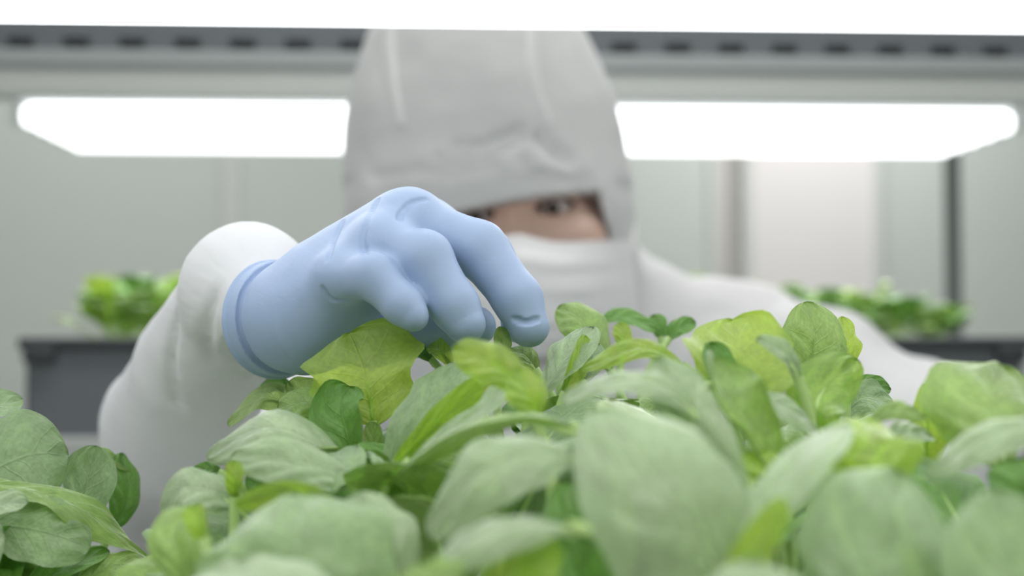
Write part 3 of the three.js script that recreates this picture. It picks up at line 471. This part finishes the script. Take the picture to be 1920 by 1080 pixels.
{
  const hc = face(0, 0, -0.05), neckY = hc.y - 0.13;
  const fine = surface((x, y, z) => skinField(x, y, z), hc.clone().add(V3(-0.12, -0.13, -0.13)), hc.clone().add(V3(0.12, 0.17, 0.12)), 0.0028, skinPaint);
  const coarse = surface((x, y, z) => Math.max(skinField(x, y, z), y - neckY - 0.004), V3(-0.5, 0.03, -1.55), V3(0.55, neckY + 0.02, -0.48), 0.011, skinPaint);
  mesh('body', toPerson(mergeGeometries([fine, coarse])), M.skin, person);
  for (const e of [eyeL, eyeR]) {
    const g = new THREE.SphereGeometry(0.0122, 40, 30), n = g.attributes.position.count, col = new Float32Array(n * 3), p = new THREE.Vector3(), look = dirv(-0.18, -0.12, 1);
    for (let i = 0; i < n; i++) { p.fromBufferAttribute(g.attributes.position, i).normalize(); const a = Math.acos(clamp(p.dot(look), -1, 1)) * 0.0122, c = a < 0.0022 ? [0.004, 0.004, 0.004] : a < 0.0062 ? [0.025, 0.015, 0.010] : [0.62, 0.56, 0.54]; col.set(c, i * 3); }
    g.setAttribute('color', new THREE.BufferAttribute(col, 3)); const q = e.clone().addScaledVector(fz, -0.0095); g.translate(q.x, q.y, q.z); mesh('eye', toPerson(g), M.eye, person);
    const arc = new THREE.CatmullRomCurve3([-1, -0.5, 0, 0.5, 1].map(t => e.clone().addScaledVector(ex, t * 0.0165).addScaledVector(ey, 0.0068 * (1 - t * t) + 0.0006).addScaledVector(fz, 0.0045 - t * t * 0.0065)));
    mesh('eyelashes', toPerson(new THREE.TubeGeometry(arc, 20, 0.0013, 6)), M.lash, person);
  }
}
// --- coverall: hood, sleeves and trouser legs in one surface with an opening for the face
const cuffAxisEnd = at(500, 592, .525);
const chain = (...fs) => (x, y, z) => { let d = fs[0](x, y, z); for (let i = 1; i < fs.length; i++) d = smin(d, fs[i](x, y, z), 0.004); return d; };
const suitPrims = [
  [ellipsoid(at(918, 372, 1.085), 0.118, 0.135, 0.100), 0.02], [ellipsoid(at(886, 150, 1.09), 0.088, 0.145, 0.090), 0.08],
  [cone(at(925, 470, 1.10), at(935, 650, 1.15), 0.106, 0.120), 0.05], [cone(J.shR, S.lsh, 0.062, 0.05), 0.05], [cone(S.lsh, S.lsh2, 0.052, 0.052), 0.05],
  [cone(J.chest, hipC, 0.155, 0.16), 0.08], [cone(at(935, 680, 1.17), J.chest, 0.12, 0.15), 0.08], [cone(at(700, 780, 1.18), at(1200, 780, 1.18), 0.1, 0.1), 0.06],
  [cone(S.lsh2, S.la0, 0.052, 0.05), 0.04], [cone(S.la0, S.la1, 0.050, 0.058), 0.03], [cone(S.la1, J.haL, 0.058, 0.042), 0.04],
  [cone(J.shR, S.el, 0.066, 0.058), 0.04], [chain(cone(S.el, S.sl2, 0.056, 0.042), cone(S.sl2, S.sl1, 0.042, 0.0335), cone(S.sl1, S.sl0, 0.0335, 0.0285)), 0.03], [cone(S.sl0, cuffAxisEnd, 0.026, 0.018), 0.014],
  ...legs.flatMap(l => [[cone(l.hip, l.knee, 0.105, 0.08), 0.06], [cone(l.knee, l.foot, 0.08, 0.068), 0.04]]),
];
// face opening (a prism through the front of the hood)
const openPoly = [at(800, 412, .99), at(880, 393, .99), at(1000, 372, .99), at(1128, 354, .99), at(1146, 420, .99), at(1162, 520, .99), at(1120, 590, .99), at(960, 615, .99), at(820, 580, .99), at(780, 480, .99)].map(p => [p.x, p.y]);
function poly2(x, y) {
  let d = 1e9, inside = false; const n = openPoly.length;
  for (let i = 0, j = n - 1; i < n; j = i++) { const [ax, ay] = openPoly[i], [bx, by] = openPoly[j], ex = bx - ax, ey = by - ay, wx_ = x - ax, wy = y - ay, t = clamp((wx_ * ex + wy * ey) / (ex * ex + ey * ey)); d = Math.min(d, Math.hypot(wx_ - ex * t, wy - ey * t)); if ((ay > y) !== (by > y) && x < (bx - ax) * (y - ay) / (by - ay) + ax) inside = !inside; }
  return inside ? -d : d;
}
const creases = [];
function suitField(x, y, z) {
  let d = 1e9; for (const [f, k] of suitPrims) { const v = f(x, y, z); d = d > 1e8 ? v : smin(d, v, k); }
  if (d < 0.06 && d > -0.06) {
    const a = 0.0016 * noise(x * 42, y * 9, z * 20 + 4) + 0.0030 * noise(x * 14 + 3, y * 9, z * 14) + 0.0022 * (1 - 2 * Math.abs(noise(x * 26, y * 15 + 9, z * 22))) + 0.0008 * noise(x * 60, y * 60, z * 60); d += a * (y > CY + 0.12 ? 0.45 : z > -0.8 ? 0.55 : 1);
    for (const f of creases) { const v = f(x, y, z); if (v < 0.03) d = smax(d, -v, 0.006); }
    if (z > -1.14 && y > CY - 0.04 && Math.abs(x - face0x) < 0.2) d = smax(d, -Math.max(poly2(x, y), -(z + 1.16)), 0.004);
  }
  return d;
}
const face0x = fc.x;
{
  const base = suitField, pt = (px, py) => hit(base, px, py, px < 560 ? 0.5 : 0.85, 1.2), line = [];
  for (const [r, ...ps] of [[0.006, [862, 276], [900, 281], [935, 268], [972, 252]], [0.005, [1015, 262], [1045, 288], [1068, 302]], [0.0025, [820, 300], [870, 318], [930, 310]], [0.0025, [980, 300], [1010, 330], [1070, 340]], [0.002, [700, 330], [780, 318], [850, 330]], [0.0022, [425, 590], [440, 640], [432, 690]], [0.0016, [452, 640], [440, 680], [455, 705]], [0.002, [470, 690], [500, 712], [540, 722]], [0.0018, [330, 600], [318, 680], [330, 760]], [0.0016, [400, 560], [385, 620], [395, 680]]]) { const q = ps.map(p => pt(...p)); for (let i = 0; i + 1 < q.length; i++) if (q[i] && q[i + 1]) line.push(cone(q[i], q[i + 1], r, r)); }
  const seams = [[[742, 40], [738, 90], [742, 140], [750, 190], [760, 235]], [[992, 40], [990, 90], [994, 140], [1006, 190], [1024, 232]]].map(s => s.map(p => pt(...p)).filter(Boolean));
  creases.push(...line);
  const g = surface(suitField, V3(-0.42, 0.05, -1.56), V3(0.52, 1.76, -0.47), 0.005);
  const suit = mesh('coverall', toPerson(g), M.suit, person);
  for (const s of seams) if (s.length > 2) mesh('seam', toPerson(taperTube(new THREE.CatmullRomCurve3(s.map(p => p.clone().add(V3(0, 0, -0.0082)))), 24, 0.0090, 0.0084, 14)), M.seam, suit);
  for (const l of legs) { const b = surface((x, y, z) => Math.max(smin(cone(l.foot, l.toe, 0.055, 0.045)(x, y, z), cone(l.foot, l.foot.clone().add(V3(0, 0.1, 0)), 0.05, 0.055)(x, y, z), 0.03), -y + 0.001), V3(l.foot.x - 0.1, -0.01, l.foot.z - 0.1), V3(l.foot.x + 0.12, 0.28, l.foot.z + 0.24), 0.007); mesh('boot', toPerson(b), M.boot, person); }
}
// --- mask: pleated cloth over nose and chin
{
  const nu = 40, nv = 30, pos = [], idx = [], uv = [];
  const layer = off => {
    for (let j = 0; j <= nv; j++) for (let i = 0; i <= nu; i++) {
      const u = i / nu * 2 - 1, v = j / nv, a = u * 0.088, b = -0.031 - v * 0.085 + 0.010 * Math.exp(-((u / 0.25) ** 2)) * (1 - v);
      const pl = 0.0035 * ((v * 4) % 1) * (v > 0.12 && v < 0.9 ? 1 : 0) * (1 - u * u), nose = 0.010 * Math.exp(-((u / 0.35) ** 2)) * (1 - v * 0.6);
      const c = 0.044 - 0.085 * Math.pow(Math.abs(u), 3) + nose + 0.010 * Math.sin(v * Math.PI) * (1 - u * u) - 0.02 * Math.pow(v, 3) + pl + off, p = face(a, b, c - 0.008); pos.push(p.x, p.y, p.z); uv.push(a, b);
    }
  };
  layer(0); layer(-0.0015); const n1 = (nu + 1) * (nv + 1), q = (a, b, c, d) => idx.push(a, b, c, b, d, c);
  for (let j = 0; j < nv; j++) for (let i = 0; i < nu; i++) { const a = j * (nu + 1) + i; q(a, a + nu + 1, a + 1, a + nu + 2); q(n1 + a, n1 + a + 1, n1 + a + nu + 1, n1 + a + nu + 2); }
  for (let i = 0; i < nu; i++) { q(i, i + 1, n1 + i, n1 + i + 1); const e = nv * (nu + 1) + i; q(e, n1 + e, e + 1, n1 + e + 1); }
  for (let j = 0; j < nv; j++) { const a = j * (nu + 1), e = a + nu; q(a, n1 + a, a + nu + 1, n1 + a + nu + 1); q(e, e + nu + 1, n1 + e, n1 + e + nu + 1); }
  const g = new THREE.BufferGeometry(); g.setAttribute('position', new THREE.Float32BufferAttribute(pos, 3)); g.setAttribute('uv', new THREE.Float32BufferAttribute(uv, 2)); g.setIndex(idx); g.computeVertexNormals();
  const mk = mesh('face_mask', toPerson(g), M.maskCloth, person);
  for (const s of [-1, 1]) mesh('ear_loop', toPerson(new THREE.TubeGeometry(new THREE.CatmullRomCurve3([face(s * 0.086, -0.04, -0.05), face(s * 0.092, -0.02, -0.07), face(s * 0.09, 0.01, -0.085)]), 12, 0.0018, 6)), M.loop, mk);
}
// --- right glove: palm, five fingers, rolled cuff
function gloveFrom(Pt, K, cuffA, cuffB, wr) {
  const prims = [], add = (a, b, ra, rb, k) => prims.push([cone(a, b, ra, rb), k]);
  for (const key of ['index', 'middle', 'ring', 'pinky']) { const f = K[key]; add(wr, f[0].p, 0.0185, f[0].r, 0.010); }
  if (K.back) add(K.back[0].p, K.back[1].p, K.back[0].r, K.back[1].r, 0.010);
  add(K.pinky[0].p, K.ring[0].p, K.pinky[0].r, K.ring[0].r, 0.006); add(K.ring[0].p, K.middle[0].p, K.ring[0].r, K.middle[0].r, 0.006); add(K.middle[0].p, K.index[0].p, K.middle[0].r, K.index[0].r, 0.006);
  const web = prims.length, fingers = [];
  for (const key of ['index', 'middle', 'ring', 'pinky', 'thumb']) { const f = K[key], l = []; for (let i = 0; i + 1 < f.length; i++) l.push(cone(f[i].p, f[i + 1].p, f[i].r, f[i + 1].r)); fingers.push(l); }
  const ax = cuffB.clone().sub(cuffA), AL = ax.length(); ax.normalize();
  const grooves = [];
  const field = (x, y, z) => {
    let d = 1e9; for (let i = 0; i < web; i++) { const v = prims[i][0](x, y, z); d = i ? smin(d, v, prims[i][1]) : v; }
    for (const l of fingers) { let e = 1e9; for (const f of l) { const v = f(x, y, z); e = e > 1e8 ? v : smin(e, v, 0.0035); } d = smin(d, e, 0.0042); }
    const px = x - cuffA.x, py = y - cuffA.y, pz = z - cuffA.z, t = px * ax.x + py * ax.y + pz * ax.z, r = Math.sqrt(Math.max(0, px * px + py * py + pz * pz - t * t));
    const rad = 0.0185 + 0.0030 * clamp(t / AL, -0.2, 1), c = Math.max((r - rad) * 0.97, t - AL, -t - 0.012); d = smin(d, c, 0.008);
    const bead = Math.hypot(r - 0.0232, t - AL + 0.0012) - 0.0014; d = smin(d, bead, 0.0008);
    const band = Math.max(Math.abs(r - 0.0215) - 0.0020, Math.abs(t - AL + 0.0048) - 0.0042); d = smin(d, band, 0.0005); d = smax(d, -(Math.hypot(r - 0.0222, t - AL + 0.0100) - 0.0016), 0.0012);
    if (d < 0.004 && d > -0.004) { d += 0.00012 * noise(x * 180, y * 180, z * 180) + 0.0004 * noise(x * 60, y * 60, z * 60); for (const g of grooves) d = smax(d, -g(x, y, z), 0.0012); }
    return d;
  };
  return { field, grooves };
}
{
  const px2m = d => d / F, k = (px, py, d, r) => ({ p: at(px, py, d), r: r * px2m(d) });
  const K = {
    middle: [k(772, 418, .502, 53), k(898, 466, .494, 51), k(970, 560, .487, 45), k(993, 613, .484, 39)],
    ring: [k(712, 462, .487, 50), k(796, 484, .477, 51), k(852, 572, .472, 45), k(872, 606, .470, 38)],
    pinky: [k(640, 520, .482, 44), k(698, 516, .468, 42), k(756, 574, .463, 36), k(775, 594, .461, 29)],
    index: [k(800, 425, .522, 48), k(915, 475, .525, 44), k(972, 560, .522, 40), k(972, 610, .515, 34)],
    back: [k(618, 532, .508, 88), k(742, 428, .503, 63)],
    thumb: [k(610, 615, .535, 70), k(700, 630, .535, 56), k(800, 620, .528, 46), k(893, 612, .508, 38)],
  };
  const wr = at(572, 592, .505), cA = at(556, 594, .510), ax = dirv(-0.70, -0.09, -0.71), cB = cA.clone().addScaledVector(ax, 0.0165);
  const { field, grooves } = gloveFrom(at, K, cA, cB, wr);
  const P = (px, py) => hit(field, px, py, 0.40, 0.56);
  const cr = [];
  for (const [r, ...ps] of [[0.0008, [708, 372], [693, 405], [681, 435], [679, 458], [686, 476]], [0.0007, [642, 412], [628, 445], [614, 486]], [0.0008, [800, 372], [770, 380], [752, 400], [750, 412]], [0.0007, [604, 540], [620, 562], [650, 566]], [0.0007, [962, 598], [985, 604], [1010, 598]]]) { const q = new THREE.CatmullRomCurve3(ps.map(p => V3(p[0], p[1], 0))).getPoints(ps.length * 5).map(p => P(p.x, p.y)).filter(Boolean); for (let i = 0; i + 1 < q.length; i++) cr.push(cone(q[i], q[i + 1], r, r)); }
  grooves.push(...cr);
  const pts = Object.values(K).flat().map(q => q.p).concat([cB, wr]), lo = pts.reduce((a, b) => a.clone().min(b)).subScalar(0.03), hi = pts.reduce((a, b) => a.clone().max(b)).addScalar(0.03);
  mesh('glove', toPerson(surface(field, lo, hi, 0.0010)), M.glove, person);
  // left glove, arm hanging down beside the tray
  const w = J.haL, o = (x, y, z) => w.clone().add(V3(x, y, z)), kk = (x, y, z, r) => ({ p: o(x, y, z), r });
  const K2 = { index: [kk(-0.01, -0.09, 0.03, .0105), kk(-0.012, -0.132, 0.04, .010), kk(-0.014, -0.155, 0.035, .009), kk(-0.015, -0.170, 0.028, .008)], middle: [kk(-0.004, -0.094, 0.010, .011), kk(-0.006, -0.140, 0.016, .0105), kk(-0.008, -0.167, 0.010, .0095), kk(-0.01, -0.182, 0.004, .008)], ring: [kk(0, -0.09, -0.010, .0105), kk(-0.002, -0.132, -0.008, .010), kk(-0.005, -0.157, -0.012, .009), kk(-0.008, -0.171, -0.016, .0078)], pinky: [kk(0.002, -0.082, -0.028, .0095), kk(0, -0.114, -0.030, .009), kk(-0.003, -0.133, -0.033, .008), kk(-0.006, -0.144, -0.036, .007)], thumb: [kk(0, -0.025, 0.018, .014), kk(-0.008, -0.06, 0.042, .012), kk(-0.014, -0.09, 0.055, .0105), kk(-0.016, -0.108, 0.058, .0085)] };
  const g2 = gloveFrom(at, K2, o(0, -0.008, 0), o(0, 0.010, 0), o(0, -0.012, 0));
  mesh('glove', toPerson(surface(g2.field, o(-0.06, -0.21, -0.07), o(0.05, 0.05, 0.09), 0.0022)), M.glove, person);
}
renderer.render(scene, camera);
